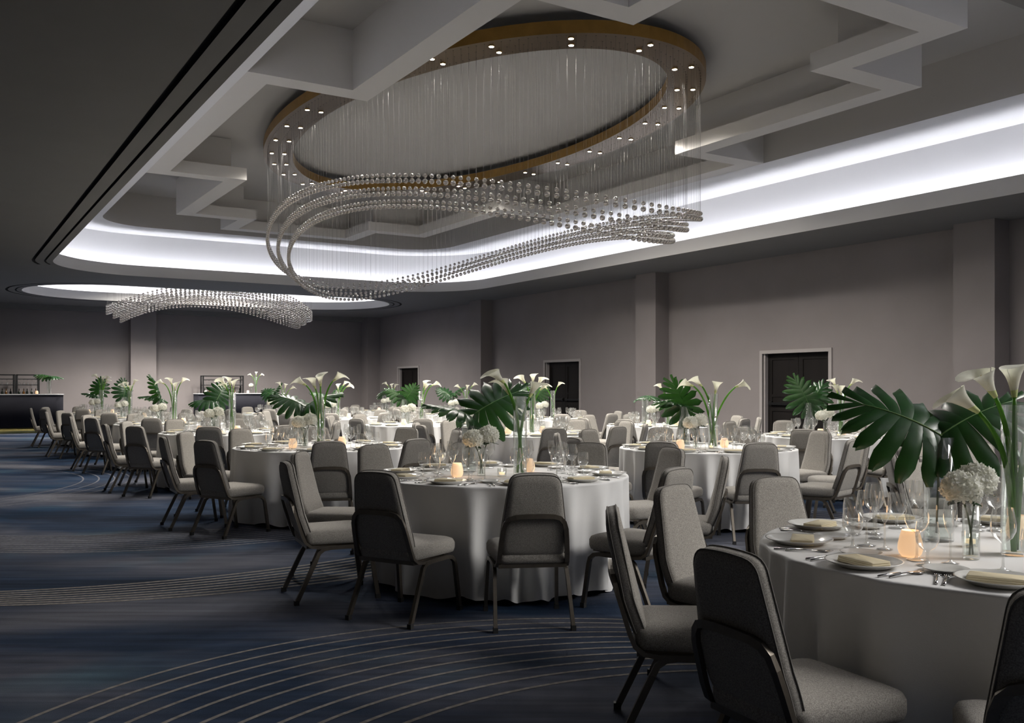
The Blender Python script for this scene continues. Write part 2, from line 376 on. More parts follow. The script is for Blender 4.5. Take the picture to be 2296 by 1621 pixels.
def bar(mb,P,w,t):
    # bar whose wide side stays roughly in the plane of the back
    Pv=[Vector(p) for p in P]; v=[]; f=[]; N=len(Pv)
    for i in range(N):
        T=(Pv[min(i+1,N-1)]-Pv[max(i-1,0)]).normalized(); side=Vector((1,0,0)) if abs(T.x)<.75 else Vector((0,0,1))
        k=abs(T.x); side=Vector((1-k if Pv[i].x>0 else -(1-k),0,k)); side=(side-T*side.dot(T)).normalized(); nn=T.cross(side)
        for a,c in ((1,1),(-1,1),(-1,-1),(1,-1)): v.append(Pv[i]+side*w*a+nn*t*c)
    for i in range(N-1):
        for k in range(4): l=(k+1)%4; f.append((i*4+k,i*4+l,(i+1)*4+l,(i+1)*4+k))
    f+= [(3,2,1,0),tuple(range((N-1)*4,N*4))]; mb.add(v,f,0,False)
bar(hm,hp,.0135,.009)
fm=MB()
for s_ in (-1,1):
    fm.tube([(s_*.216,-.155,.285),(s_*.213,-.137,.322),(s_*.212,-.105,.345),(s_*.211,-.06,.352),(s_*.211,.13,.352),(s_*.213,.175,.343),(s_*.216,.203,.318),(s_*.217,.212,.285)],.0105,w=.0125,up=(1,0,0),caps=True)
fm.box(-.20,.20,-.215,-.185,.352,.376); fm.box(-.20,.20,.11,.13,.355,.372); fm.box(-.19,.19,-.18,.2,.362,.372)
def legmesh(s_,front):
    mb=MB()
    if front: P=[(s_*.217,.212,.285),(s_*.226,.252,.012)]
    else: P=[(s_*.216,-.155,.285),(s_*.226,-.285,.012)]
    mb.tube(P,.0105,w=.0135,up=(1,0,0)); p=P[1]
    mb.box(p[0]-.0135,p[0]+.0135,p[1]-.016,p[1]+.016,0,.03,1); return mb
CH_MAT=[M['metal'],M['foot']]
chair0=thing('banquet_chair',(0,0,0),0,'x','chair')
obj('seat_cushion',sm,M['fab'],chair0); bk=obj('backrest',bmk,M['fab'],chair0); obj('seam_piping',pm,M['pipe'],bk)
obj('back_hoop',hm,M['metal'],chair0); obj('seat_frame',fm,M['metal'],chair0)
for s_ in (-1,1):
    for fr_ in (True,False): obj('leg',legmesh(s_,fr_),CH_MAT,chair0)
remember(chair0)
allm=MB()   # the same chair in one mesh for the far tables
def merge(dst,src,mi): 
    o=len(dst.v); dst.v+=src.v; dst.f+=[tuple(i+o for i in q) for q in src.f]; dst.m+=[mi+0*k for k in src.m]; dst.sm+=src.sm
merge(allm,sm,0); merge(allm,bmk,0); merge(allm,hm,1); merge(allm,fm,1)
for s_ in (-1,1):
    for fr_ in (True,False): merge(allm,legmesh(s_,fr_),1)
chair_far=allm.mesh('banquet_chair',[M['fab'],M['metal']])

# ------------------------------------------------------------------ tables and cloths
def cloth_mesh(seed):
    rnd=random.Random(seed); R=.915; n=288; prof=[]
    ph=[(rnd.uniform(0,6.28),rnd.uniform(.6,1)) for _ in range(6)]
    zs=[.762,.7615,.757,.748,.73,.69,.62,.54,.45,.36,.27,.18,.10,.045,.012]
    v=[];f=[]
    rings=[(0.5,.762),(.80,.762),(.895,.762)]
    for r,z in rings:
        for i in range(n): a=2*PI*i/n; v.append((r*math.cos(a),r*math.sin(a),z))
    for k,z in enumerate(zs[1:]):
        q=(.762-z)/.75
        for i in range(n):
            a=2*PI*i/n
            w=a+.10*math.sin(3*a+ph[0][0])+.07*math.sin(5*a+ph[1][0])
            env=.85+.2*math.sin(2*a+ph[2][0])
            fold=(2*(.5+.5*math.sin(21*w))**1.5-1)+.45*q*math.sin(38*w+ph[3][0])+.3*math.sin(8*w+ph[4][0])
            sharp=fold
            amp=.060*min(1,q*1.2)**.6*env if q>.004 else 0
            r=R+ (.010 if k>0 else .003)+.008*q+amp*(min(sharp,1.0)-.55) if k>0 else R
            if k==0: r=R-.004
            zz=z+(.020+.018*math.sin(21*w+.4)+.008*math.sin(7*a+ph[5][0]) if z<.05 else 0)
            zz=max(.004,zz)
            v.append((r*math.cos(a),r*math.sin(a),zz))
    nr=len(rings)+len(zs)-1
    for k in range(nr-1):
        for i in range(n): j=(i+1)%n; f.append((k*n+j,k*n+i,(k+1)*n+i,(k+1)*n+j))
    v.append((0,0,.762)); c=len(v)-1
    for i in range(n): f.append((i,(i+1)%n,c))
    mb=MB(); mb.add(v,f,0,True); return mb.mesh('tablecloth',[M['cloth']])
CLOTHS=[cloth_mesh(s) for s in (3,8,15)]
tt=MB(); tt.lathe([(.0,.735),(.905,.735),(.910,.742),(.910,.752),(.905,.757),(.0,.757)],64); TTOP=tt.mesh('tabletop',[M['ply']])
def tleg(a):
    mb=MB(); c,s=math.cos(a)*.55,math.sin(a)*.55; mb.tube([(c,s,0),(c,s,.735)],.014,8); return mb.mesh('leg',[M['metal']])
TLEGS=[tleg(PI/4+i*PI/2) for i in range(4)]
TB=dict(
a1=(3.59,2.12,'nearest aisle-side table'),a2=(3.57,5.89,'second aisle-side table'),a3=(3.57,9.64,'third aisle-side table'),a4=(3.57,13.39,'fourth aisle-side table'),
a5=(3.57,17.14,'fifth aisle-side table'),a6=(3.57,20.89,'sixth aisle-side table'),a7=(3.57,24.64,'seventh aisle-side table'),
m1=(7.3,3.4,'nearest middle-row table'),m2=(6.97,7.32,'second middle-row table'),m3=(7.0,10.85,'third middle-row table'),m4=(7.1,14.5,'fourth middle-row table'),
m5=(7.1,18.2,'fifth middle-row table'),m6=(7.1,21.95,'sixth middle-row table'),
w1=(10.2,4.6,'nearest wall-side table'),w2=(10.1,8.25,'second wall-side table'),w3=(10.4,12.0,'third wall-side table'),w4=(10.5,15.5,'fourth wall-side table'),
w5=(10.5,19.2,'fifth wall-side table'),w6=(10.5,23.0,'sixth wall-side table'))
# seats: (bearing seen from the camera side, chair radius, phrase)
SEATS=[(8,'front right'),(-28,'front left'),(-62,'near left'),(-99,'left'),(-135,'far left'),(-170,'back left'),(153,'back right'),(117,'far right'),(81,'right'),(45,'near right')]
TWEAK={'a1':{0:(10,1.25),1:(-22,1.22),2:(-54.5,1.23),3:(-96,1.22),4:(-133,1.22),5:(-161.5,1.22)},
       'a2':{0:(7.5,1.25),1:(-27.5,1.25),2:(-64,1.27)},
       'a3':{0:(14,1.29),1:(-30,1.27),2:(-62,1.30)}}
TURN={('a1',2):-6,('a2',1):-4,('a2',0):2}
def P(t,l,d,z=0): X,Y,_=TB[t]; return (X+l*RX+d*FX,Y+l*RY+d*FY,z)
rnd=random.Random(11); DEP={k:v[0]*FX+v[1]*FY for k,v in TB.items()}; LAT={k:v[0]*RX+v[1]*RY for k,v in TB.items()}
used=False
SEATPOS={}
for k,(X,Y,nm) in TB.items():
    th=thing('round_banquet_table',(X,Y,0),0,'round banquet table under a floor-length white cloth, the '+nm,'table','round banquet tables')
    put('tabletop',TTOP,th); [put('leg',m,th) for m in TLEGS]
    c=put('tablecloth',CLOTHS[rnd.randrange(3)],None,(X,Y,0),rnd.uniform(0,6.28)); c['label']='white floor-length linen cloth draped over the '+nm; c['category']='tablecloth'; c['group']='white linen tablecloths'
    for i,(b,ph) in enumerate(SEATS):
        bb,rr=b+rnd.uniform(-3,3),1.275+rnd.uniform(-.01,.025)
        if i in TWEAK.get(k,{}): bb,rr=TWEAK[k][i]
        a=math.radians(bb); l,d=math.sin(a),-math.cos(a)
        x,y,_=P(k,l*rr,d*rr); SEATPOS[(k,i)]=bb
        if k=='w1' and not (b<-20): continue
        if k=='m1' and 8<=b<=120: continue
        # chair +Y faces the table centre
        rz=math.atan2(Y-y,X-x)-PI/2+math.radians(rnd.uniform(-4,4)+TURN.get((k,i),0))
        lab='taupe upholstered banquet chair at the %s seat of the %s'%(ph,nm)
        if DEP[k]<18.2:
            if not used: chair0.location=(x,y,0); chair0.rotation_euler=(0,0,rz); chair0['label']=lab; chair0['group']='banquet chairs around the tables'; used=True
            else: dup(chair0,(x,y,0),rz,lab,'banquet chairs around the tables')
        else:
            o=put('banquet_chair',chair_far,None,(x,y,0),rz,label=lab,category='chair',group='banquet chairs around the tables')

# ------------------------------------------------------------------ table settings
ZT=.7625
pl=MB(); pl.lathe([(0,.002),(.075,.002),(.085,0),(.095,.004),(.128,.020),(.133,.021),(.134,.024),(.128,.0235),(.098,.0085),(.085,.006),(0,.006)],40); PLATE=pl.mesh('dinner_plate',[M['china']])
pl=MB(); pl.lathe([(0,.002),(.040,.002),(.048,0),(.052,.003),(.074,.012),(.077,.0145),(.074,.015),(.054,.006),(0,.005)],32); BPLATE=pl.mesh('bread_plate',[M['china']])
nk=MB(); no=rounded_poly([(-.045,-.088),(.045,-.088),(.045,.088),(-.045,.088)],.008,3)
for q in range(3): nk.loft([(x*(1-.02*q),y*(1-.015*q)) for x,y in no],[(.003,.007*q+.0),(0,.0015+.007*q),(0,.0055+.007*q),(.003,.007+.007*q)],crown=0)
NAPK=nk.mesh('folded_napkin',[M['napkin']])
gob=MB(); gob.lathe([(0,.002),(.034,.003),(.036,.0045),(.012,.010),(.006,.018),(.0055,.048),(.010,.054),(.028,.066),(.038,.085),(.0405,.105),(.039,.130),(.035,.158)],28); GOB=gob.mesh('water_goblet',[M['gls']])
wi=MB(); wi.lathe([(0,.002),(.036,.003),(.037,.004),(.010,.009),(.0045,.02),(.0042,.095),(.009,.102),(.030,.118),(.041,.142),(.042,.165),(.036,.20),(.032,.222)],28); WINE=wi.mesh('wine_glass',[M['gls']])
fu=MB(); fu.lathe([(0,.002),(.030,.003),(.031,.004),(.008,.009),(.0042,.02),(.004,.105),(.008,.112),(.019,.135),(.0245,.165),(.0235,.20),(.020,.228)],24); FLUTE=fu.mesh('champagne_flute',[M['gls']])
tu=MB(); tu.lathe([(0,.003),(.033,.003),(.034,0),(.036,.01),(.037,.095),(.0365,.096)],24); TUMB=tu.mesh('tumbler',[M['gls']])
def flat(P2,z,mb,t=.002): mb.loft(P2,[(0,z),(0,z+t)],crown=0)
kn=MB(); kn.tube([(0,-.11,.004),(0,-.06,.0045),(0,.0,.004)],[.0045,.0055,.004],6); flat([(-.004,0),(.005,0),(.009,.05),(.008,.10),(.002,.115),(-.004,.10)],.002,kn); KNIFE=kn.mesh('dinner_knife',[M['silver']])
fk=MB(); fk.tube([(0,-.10,.004),(0,-.05,.005),(0,.02,.007),(0,.04,.005)],[.005,.0035,.003,.004],6); flat([(-.005,.035),(.005,.035),(.011,.055),(-.011,.055)],.004,fk)
for x in (-.0095,-.0032,.0032,.0095): fk.tube([(x,.053,.005),(x,.075,.005),(x*.9,.098,.008)],[.0016,.0015,.001],4)
FORK=fk.mesh('dinner_fork',[M['silver']])
sp=MB(); sp.tube([(0,-.09,.004),(0,-.02,.006),(0,.03,.005)],[.005,.003,.003],6); sp.loft([(.016*math.cos(a)*.95,.055+.027*math.sin(a)) for a in [2*PI*i/16 for i in range(16)]],[(0,.006),(.005,.003),(.010,.002)],crown=0); SPOON=sp.mesh('teaspoon',[M['silver']])
def setting(k,i,ph,nm):
    near=DEP[k]<14.5
    a=math.radians(SEATS[i][0]); u=(math.sin(a),-math.cos(a)); tg=(-u[1],u[0])   # u: centre -> seat; seated person's right = ?
    rg=(math.cos(a),math.sin(a))                                              # seen from the seat, right-hand side
    def at(r,t): return P(k,u[0]*r+rg[0]*t,u[1]*r+rg[1]*t,ZT)
    x,y,_=at(1,0); X,Y,_=TB[k]; rz=math.atan2(Y-y,X-x)-PI/2
    def pp(n,me,r,t,z,dr,lab,cat,grp): o=put(n,me,None,(*at(r,t)[:2],ZT+z),rz+dr,label=lab+' at the %s seat of the %s'%(ph,nm),category=cat,group=grp)
    j=lambda s:rnd.uniform(-s,s)
    pp('dinner_plate',PLATE,.765+j(.01),j(.01),0,0,'white dinner plate','plate','dinner plates')
    pp('folded_napkin',NAPK,.765+j(.01),j(.01),.0075,j(.15)+(PI/2 if i%3 else PI/2.3),'cream folded napkin','napkin','cream folded napkins')
    pp('water_goblet',GOB,.575+j(.015),.09+j(.015),0,0,'clear water goblet','glass','water goblets')
    pp('wine_glass',WINE,.505+j(.015),.02+j(.02),0,0,'clear tall wine glass','glass','wine glasses')
    pp('champagne_flute',FLUTE,.455+j(.01),.105+j(.015),0,0,'slim clear champagne flute','glass','champagne flutes')
    if near:
        pp('bread_plate',BPLATE,.61+j(.01),-.165+j(.01),0,0,'small white bread plate','plate','bread plates')
        for q,t in enumerate((-.158,-.186)): pp('dinner_fork',FORK,.765+j(.008),t,0,j(.05),('silver inner fork','silver outer fork')[q],'fork','forks')
        pp('dinner_knife',KNIFE,.775+j(.008),.158,0,j(.05),'silver dinner knife','knife','knives')
        pp('teaspoon',SPOON,.765+j(.008),.186,0,j(.05),'silver teaspoon','spoon','teaspoons')
for k,(X,Y,nm) in TB.items():
    for i,(b,ph) in enumerate(SEATS):
        if k=='w1' and b>-20: continue
        if k=='m1' and 8<=b<=150: continue
        setting(k,i,ph,nm)

# ------------------------------------------------------------------ centrepieces
def vase_mesh(r,h,name):
    mb=MB(); mb.lathe([(0,.0),(r-.002,.0),(r,.003),(r,h),(r-.003,h),(r-.003,.014),(0,.012)],32); return mb.mesh(name,[M['vase']])
def water_mesh(r,h): mb=MB(); mb.lathe([(0,.014),(r-.004,.014),(r-.004,h),(0,h)],24); return mb.mesh('water',[M['water']])
VT=vase_mesh(.049,.57,'tall_glass_vase'); VM=vase_mesh(.060,.43,'wide_glass_vase'); VH=vase_mesh(.030,.20,'small_glass_vase')
WT=water_mesh(.049,.30); WM=water_mesh(.060,.10); WH=water_mesh(.030,.09)
def monstera_mesh(seed,L=.34):
    rr=random.Random(seed); mb=MB(); nl=8
    def midp(s): return (-.02+s*1.0)*L
    for side in (-1,1):
        for j in range(nl):
            s0,s1=j/nl,(j+1)/nl; rows=9; v=[];f=[]
            for c,fr_ in enumerate((0,.5,1)):
                for t_ in range(rows):
                    t=t_/(rows-1); s=s0+(s1-s0)*fr_
                    sc=s0+(s1-s0)*.5
                    g=0 if t<.38 else (t-.38)/.62
                    pinch=(.17*min(1,g*2.2)+ (.65 if t_==rows-1 else (.25 if t_==rows-2 else 0)))
                    if j==nl-1: pinch*=.6
                    s=sc+(s-sc)*(1-min(.95,pinch))
                    m=midp(s); ang=math.radians(150-132*s**.85); W=L*(.60+.20*math.sin(PI*min(1,s*1.15+.12)))*(1-.52*s**2.2)*(1-.22*(1-s)**4)
                    W*=(1-.05*abs(fr_-.5)*2)
                    x=side*math.sin(ang)*t*W; y=m+math.cos(ang)*t*W
                    z=-.60*(x*x)/L-.30*max(0,y)**2/L+.012*math.sin(j*2.1+side)*t+.02*abs(x)-.030*t*(2*abs(fr_-.5))**2*L/.34
                    v.append((x,y,z))
            for c in range(2):
                for t_ in range(rows-1):
                    q=(c*rows+t_,c*rows+t_+1,(c+1)*rows+t_+1,(c+1)*rows+t_); f.append(q if side>0 else q[::-1])
            mb.add(v,f,0,True)
    return mb
def rib_mesh(L=.34):
    mb=MB(); mb.tube([(0,y,-.30*max(0,y)**2/L+.0015) for y in [L*(-.02+i*.1) for i in range(11)]],[.0035-.0025*i/10 for i in range(11)],5); return mb
LEAVES=[monstera_mesh(i).mesh('leaf_blade',[M['leaf']]) for i in range(2)]; RIB=rib_mesh().mesh('midrib',[M['rib']])
def bez(a,b,c,d,n=12):
    a,b,c,d=map(Vector,(a,b,c,d)); return [a*(1-t)**3+b*3*t*(1-t)**2+c*3*t*t*(1-t)+d*t**3 for t in [i/n for i in range(n+1)]]
def monstera(k,nm,vb,tip,attach,roll,size,which):
    # vb: vase base, attach: where stalk meets blade, tip direction point (lat, dep, z) relative
    th=thing('monstera_leaf',(*P(k,vb[0],vb[1])[:2],ZT),0,'dark green split monstera leaf %s in the wide vase on the %s'%(which,nm),'leaf','monstera leaves')
    def loc(l,d,z): p=P(k,l,d,z); b=P(k,vb[0],vb[1]); return Vector((p[0]-b[0],p[1]-b[1],z-ZT))
    A=loc(*attach); T=loc(*tip); ax=(T-A).normalized()
    foot=loc(vb[0]-(attach[0]-vb[0])*.25,vb[1]-(attach[1]-vb[1])*.25,ZT+.03); foot=loc(vb[0]+max(-.04,min(.04,-(attach[0]-vb[0])*.4)),vb[1]+.01,ZT+.03)
    rim=loc(vb[0]+max(-.045,min(.045,(attach[0]-vb[0])*.5)),vb[1],ZT+.42)
    mb=MB(); mb.tube(bez(foot,foot.lerp(rim,.5),rim,A),.0042,6); obj('stalk',mb,[M['petiole']],th)
    up=Vector((0,0,1)); side=ax.cross(up); side=side.normalized() if side.length>1e-3 else Vector((1,0,0)); nn=side.cross(ax).normalized()
    q=Matrix.Rotation(math.radians(roll),3,ax); side=q@side; nn=q@nn
    R=Matrix((side,ax,nn)).transposed().to_4x4()
    lf=put('leaf_blade',LEAVES[rnd.randrange(2)],th); lf.matrix_local=Matrix.Translation(A)@R@Matrix.Scale(size/.34,4)
    rb=put('midrib',RIB,lf)
def spathe():
    mb=MB(); n=20; rows=9; v=[];f=[]
    for r_ in range(rows):
        h=r_/(rows-1)
        for i in range(n+1):
            a=-PI+2*PI*i/n; tipf=.5+.5*math.cos(a)            # a=0: the long tip side
            R=.0068+.010*h+.0175*h**2.6*(.78+.22*tipf); z=.118*h*(.60+.40*tipf**1.2)
            if h>.65: e=(h-.65)/.35; R+= e*e*(.004+.024*tipf**3); z-= e*e*.010*tipf**3
            spiral=.004*(i/n)*h
            v.append(((R+spiral)*math.cos(a),(R+spiral)*math.sin(a)*(.92),z))
    for r_ in range(rows-1):
        for i in range(n): f.append((r_*(n+1)+i,r_*(n+1)+i+1,(r_+1)*(n+1)+i+1,(r_+1)*(n+1)+i))
    mi=[1 if q[0]//(n+1)<2 else 0 for q in f]
    for q,mm in zip(f,mi): pass
    mb.add(v,[q for q,m_ in zip(f,mi) if m_==0],0,True); mb.add(v,[q for q,m_ in zip(f,mi) if m_==1],1,True); return mb
SPATHE=spathe().mesh('spathe',[M['bloom'],M['throat']])
sx=MB(); sx.tube([(0,0,.02),(0,.001,.05),(.001,0,.075)],[.004,.0042,.002],8); SPADIX=sx.mesh('spadix',[M['spadix']])
ORD=['first','second','third','fourth','fifth']
def calla(k,nm,vb,tgt,q,n,big=1.0,stand='on'):
    which={3:['leftmost','middle','rightmost'],4:['leftmost','second from left','third from left','rightmost'],2:['left','right']}[n][q]
    th=thing('calla_lily',(*P(k,*vb)[:2],ZT),0,'white calla lily, %s, in the tall vase on the %s'%(which,nm),'flower','calla lilies')
    def loc(l,d,z): p=P(k,l,d,z); b=P(k,*vb); return Vector((p[0]-b[0],p[1]-b[1],z-ZT))
    a=rnd.uniform(0,6.28); foot=loc(vb[0]+.028*math.cos(a+q*1.6),vb[1]+.028*math.sin(a+q*1.6),ZT+.016)
    dl=tgt[0]; dd=rnd.uniform(-.06,.06) if k not in ('a1','a2') else (-.05,.0,.04,-.02)[q]
    rim=loc(vb[0]+max(-.03,min(.03,dl*.25)),vb[1]+dd*.3,ZT+.50)
    out=Vector((dl*RX+dd*FX,dl*RY+dd*FY,0)); horiz=out.length
    droop=min(1.25,horiz*5.2)                                 # angle of the bloom away from upright
    dirv=(Vector((0,0,math.cos(droop)))+(out.normalized()*math.sin(droop) if horiz>1e-4 else Vector((0,0,0)))).normalized()
    C=loc(vb[0]+dl,vb[1]+dd,tgt[1]); base=C-dirv*.05*big
    pts=bez(foot,foot.lerp(rim,.66),base-dirv*.13-Vector((0,0,.05)),base,16)
    mb=MB(); mb.tube(pts,[.0105 if k in('a1','a2','a3') else .0095]*12+[.0095,.009,.0085,.008,.007],8); obj('stem',mb,[M['stem']],th)
    ax=dirv; ref=out.normalized() if horiz>.02 else Vector((1,0,0)); x=ref-ax*ref.dot(ax); x=x.normalized() if x.length>1e-3 else Vector((0,0,-1)); 
    if horiz>.02: x=(Vector((0,0,-1))-ax*ax.dot(Vector((0,0,-1)))); x=x.normalized() if x.length>.05 else ref
    y=ax.cross(x); R=Matrix((x,y,ax)).transposed().to_4x4()@Matrix.Rotation(rnd.uniform(-.6,.6),4,'Z')
    s_=put('spathe',SPATHE,th); s_.matrix_local=Matrix.Translation(base)@R@Matrix.Scale(1.15*big,4); put('spadix',SPADIX,s_)
def hyd_mesh(seed):
    rr=random.Random(seed); mb=MB(); mb.lathe([(.001,-.045),(.03,-.035),(.048,-.01),(.050,.012),(.038,.036),(.015,.050),(.001,.052)],16)
    for i in range(170):
        z=1-1.75*(i+.5)/170; a=i*2.39996; r=math.sqrt(max(0,1-z*z)); n=Vector((r*math.cos(a),r*math.sin(a),z*.85)); c=n*.058*rr.uniform(.93,1.08)
        n=(n+Vector([rr.uniform(-.35,.35) for _ in range(3)])).normalized(); t=n.orthogonal().normalized(); t=Matrix.Rotation(rr.uniform(0,3),3,n)@t; b=n.cross(t)
        for q in range(4):
            e=(t,b,-t,-b)[q]; g=n.cross(e); s_=.0135*rr.uniform(.85,1.15)
            v=[c,c+e*s_*.6+g*s_*.45+n*.002,c+e*s_*1.1+n*.006,c+e*s_*.6-g*s_*.45+n*.002]; mb.add(v,[(0,3,2,1)],0,False)
    return mb.mesh('blossom_head',[M['petal']])
HYD=[hyd_mesh(1),hyd_mesh(2)]
def hyleaf():
    mb=MB(); 
    for a in (.3,2.2,4.2):
        ca,sa=math.cos(a),math.sin(a); v=[]
        for t,w in ((0,.004),(.3,.022),(.6,.026),(.85,.014),(1,.001)):
            for s_ in (-1,0,1): r=.075*t; v.append((r*ca-s_*w*sa,r*sa+s_*w*ca,-.045-.02*t+ (0 if s_ else -.004)))
        mb.add(v,[(3*i+c,3*i+c+1,3*i+c+4,3*i+c+3) for i in range(4) for c in (0,1)],0,True)
    return mb.mesh('collar_leaves',[M['darkleaf']])
HLEAF=hyleaf()
def hydrangea(k,nm,vb,n,sc=1.0):
    for q in range(n):
        off=((-.055,.05) if k!='a1' else (-.04,.035))[q] if n==2 else 0; dz=(.0,.025)[q] if n==2 else .01
        l,d,z=vb[0]+off,vb[1]+(.03 if q else -.01),ZT+.265+dz
        w=('left','right')[q]+' ' if n==2 else ''
        th=thing('hydrangea_flower',(*P(k,*vb)[:2],ZT),0,'white fluffy hydrangea, %shead in the small vase on the %s'%(w,nm),'flower','hydrangea heads')
        a=P(k,l,d); b=P(k,*vb); c=Vector((a[0]-b[0],a[1]-b[1],z-ZT))
        mb=MB(); mb.tube(bez((0.01*(1-2*q),0,.016),(0.0,0,.12),(c.x*.4,c.y*.4,.18),c-Vector((0,0,.03))),.0035,6); obj('stem',mb,[M['petiole']],th)
        o=put('blossom_head',HYD[q%2],th,tuple(c),rnd.uniform(0,6)); o.scale=(1.22*sc,)*3
        o=put('collar_leaves',HLEAF,th,tuple(c),rnd.uniform(0,6)); o.scale=(sc,)*3
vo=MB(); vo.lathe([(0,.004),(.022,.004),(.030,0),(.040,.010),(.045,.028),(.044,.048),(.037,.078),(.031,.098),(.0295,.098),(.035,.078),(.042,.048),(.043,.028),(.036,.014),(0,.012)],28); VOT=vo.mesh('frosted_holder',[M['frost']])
wx=MB(); wx.lathe([(0,.014),(.019,.014),(.019,.030),(0,.029)],16); WAX=wx.mesh('candle',[M['wax']])
fm2=MB(); fm2.lathe([(0,.036),(.0035,.040),(.0042,.045),(.002,.054),(0,.060)],8); FLAME=fm2.mesh('flame',[M['flame']])
cg=MB(); cg.lathe([(0,.003),(.030,.003),(.031,0),(.033,.01),(.033,.058),(.0315,.058),(.030,.012),(0,.010)],24); CLG=cg.mesh('clear_holder',[M['vase']])
def candle(k,nm,l,d,kind,which,light=False):
    loc=(*P(k,l,d)[:2],ZT)
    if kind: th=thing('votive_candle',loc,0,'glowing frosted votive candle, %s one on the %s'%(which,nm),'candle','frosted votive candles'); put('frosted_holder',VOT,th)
    else: th=thing('tealight_candle',loc,0,'lit tealight in a clear glass holder beside the vases on the %s'%nm,'candle','tealights in clear holders'); put('clear_holder',CLG,th)
    w=put('candle',WAX,th); put('flame',FLAME,w)
CAL={
'a1':(-0.02,[(-0.13,1.41),(-0.19,1.34),(0.02,1.42),(0.17,1.43)]),'a2':(0.13,[(-0.16,1.47),(-0.11,1.40),(0.10,1.38)]),
'a3':(0.00,[(-0.20,1.45),(-0.07,1.44),(0.00,1.47),(0.18,1.50)]),'a4':(0.08,[(-0.15,1.47),(-0.11,1.40),(-0.03,1.48),(0.02,1.44)]),
'a5':(0.09,[(-0.22,1.48),(-0.07,1.50),(0.01,1.42),(0.15,1.51)]),'a6':(-0.01,[(-0.15,1.43),(-0.08,1.45),(0.03,1.38),(0.09,1.50)]),
'a7':(-0.02,[(-0.15,1.66),(0.04,1.60),(0.12,1.53),(0.14,1.62)]),'m2':(0.05,[(-0.26,1.43),(-0.16,1.45),(0.02,1.39),(0.30,1.42)]),
'm3':(0.05,[(-0.13,1.50),(0.01,1.51),(0.11,1.48),(0.15,1.40)]),'m4':(0.06,[(0.06,1.45),(0.09,1.41),(0.23,1.45)]),
'm5':(0.0,[(0.0,1.40),(0.13,1.47),(0.23,1.42)]),'m6':(0.09,[(-0.10,1.47),(0.03,1.42),(0.20,1.38)]),
'w2':(0.08,[(-0.11,1.46),(-0.08,1.38),(-0.01,1.35),(0.15,1.46)]),'w3':(0.10,[(-0.13,1.40),(0.03,1.39),(0.18,1.39)]),
'w4':(0.06,[(-0.15,1.40),(0.13,1.45)]),'w5':(0.13,[(-0.18,1.41),(0.03,1.39),(0.18,1.45)]),'w6':(0.0,[(-0.16,1.48),(-0.01,1.42),(0.08,1.42)])}
# monstera leaves: attach (dl,dd,z) and tip (dl,dd,z) off the vase, roll, size
MON={'a1':[((.01,.0,1.20),(-.30,.02,1.40),-50,.36),((.01,.0,1.20),(.22,-.02,1.36),40,.34)],
'a2':[((.04,.0,1.20),(.30,.0,1.38),62,.38),((.02,.0,1.17),(-.22,.0,1.33),8,.30)],
'a3':[((.0,0,1.20),(-.25,0,1.36),-30,.32),((.02,0,1.18),(.27,.0,1.38),20,.34)],
'a4':[((.0,0,1.20),(-.25,0,1.26),-20,.30),((.02,0,1.20),(.10,.08,1.40),70,.30)],
'a5':[((.0,0,1.20),(-.05,.05,1.46),80,.36),((.0,0,1.20),(-.30,0,1.32),10,.30)],
'a6':[((.0,0,1.20),(.02,.03,1.45),80,.34)],'a7':[((.03,0,1.24),(.08,.02,1.55),85,.36),((-.02,0,1.2),(-.3,0,1.34),0,.28)],
'm2':[((.04,0,1.12),(-.06,.05,1.42),80,.36),((-.02,0,1.2),(-.24,0,1.3),20,.26)],'w2':[((.0,0,1.16),(-.10,.05,1.44),75,.38),((.02,0,1.16),(.14,0,1.40),60,.34)],
'w3':[((.0,0,1.24),(.03,-.22,1.30),0,.32)],'w6':[((.0,0,1.20),(.02,-.2,1.34),15,.34)],
'm1':[((.0,0,1.20),(-.1,.05,1.42),70,.34)]}
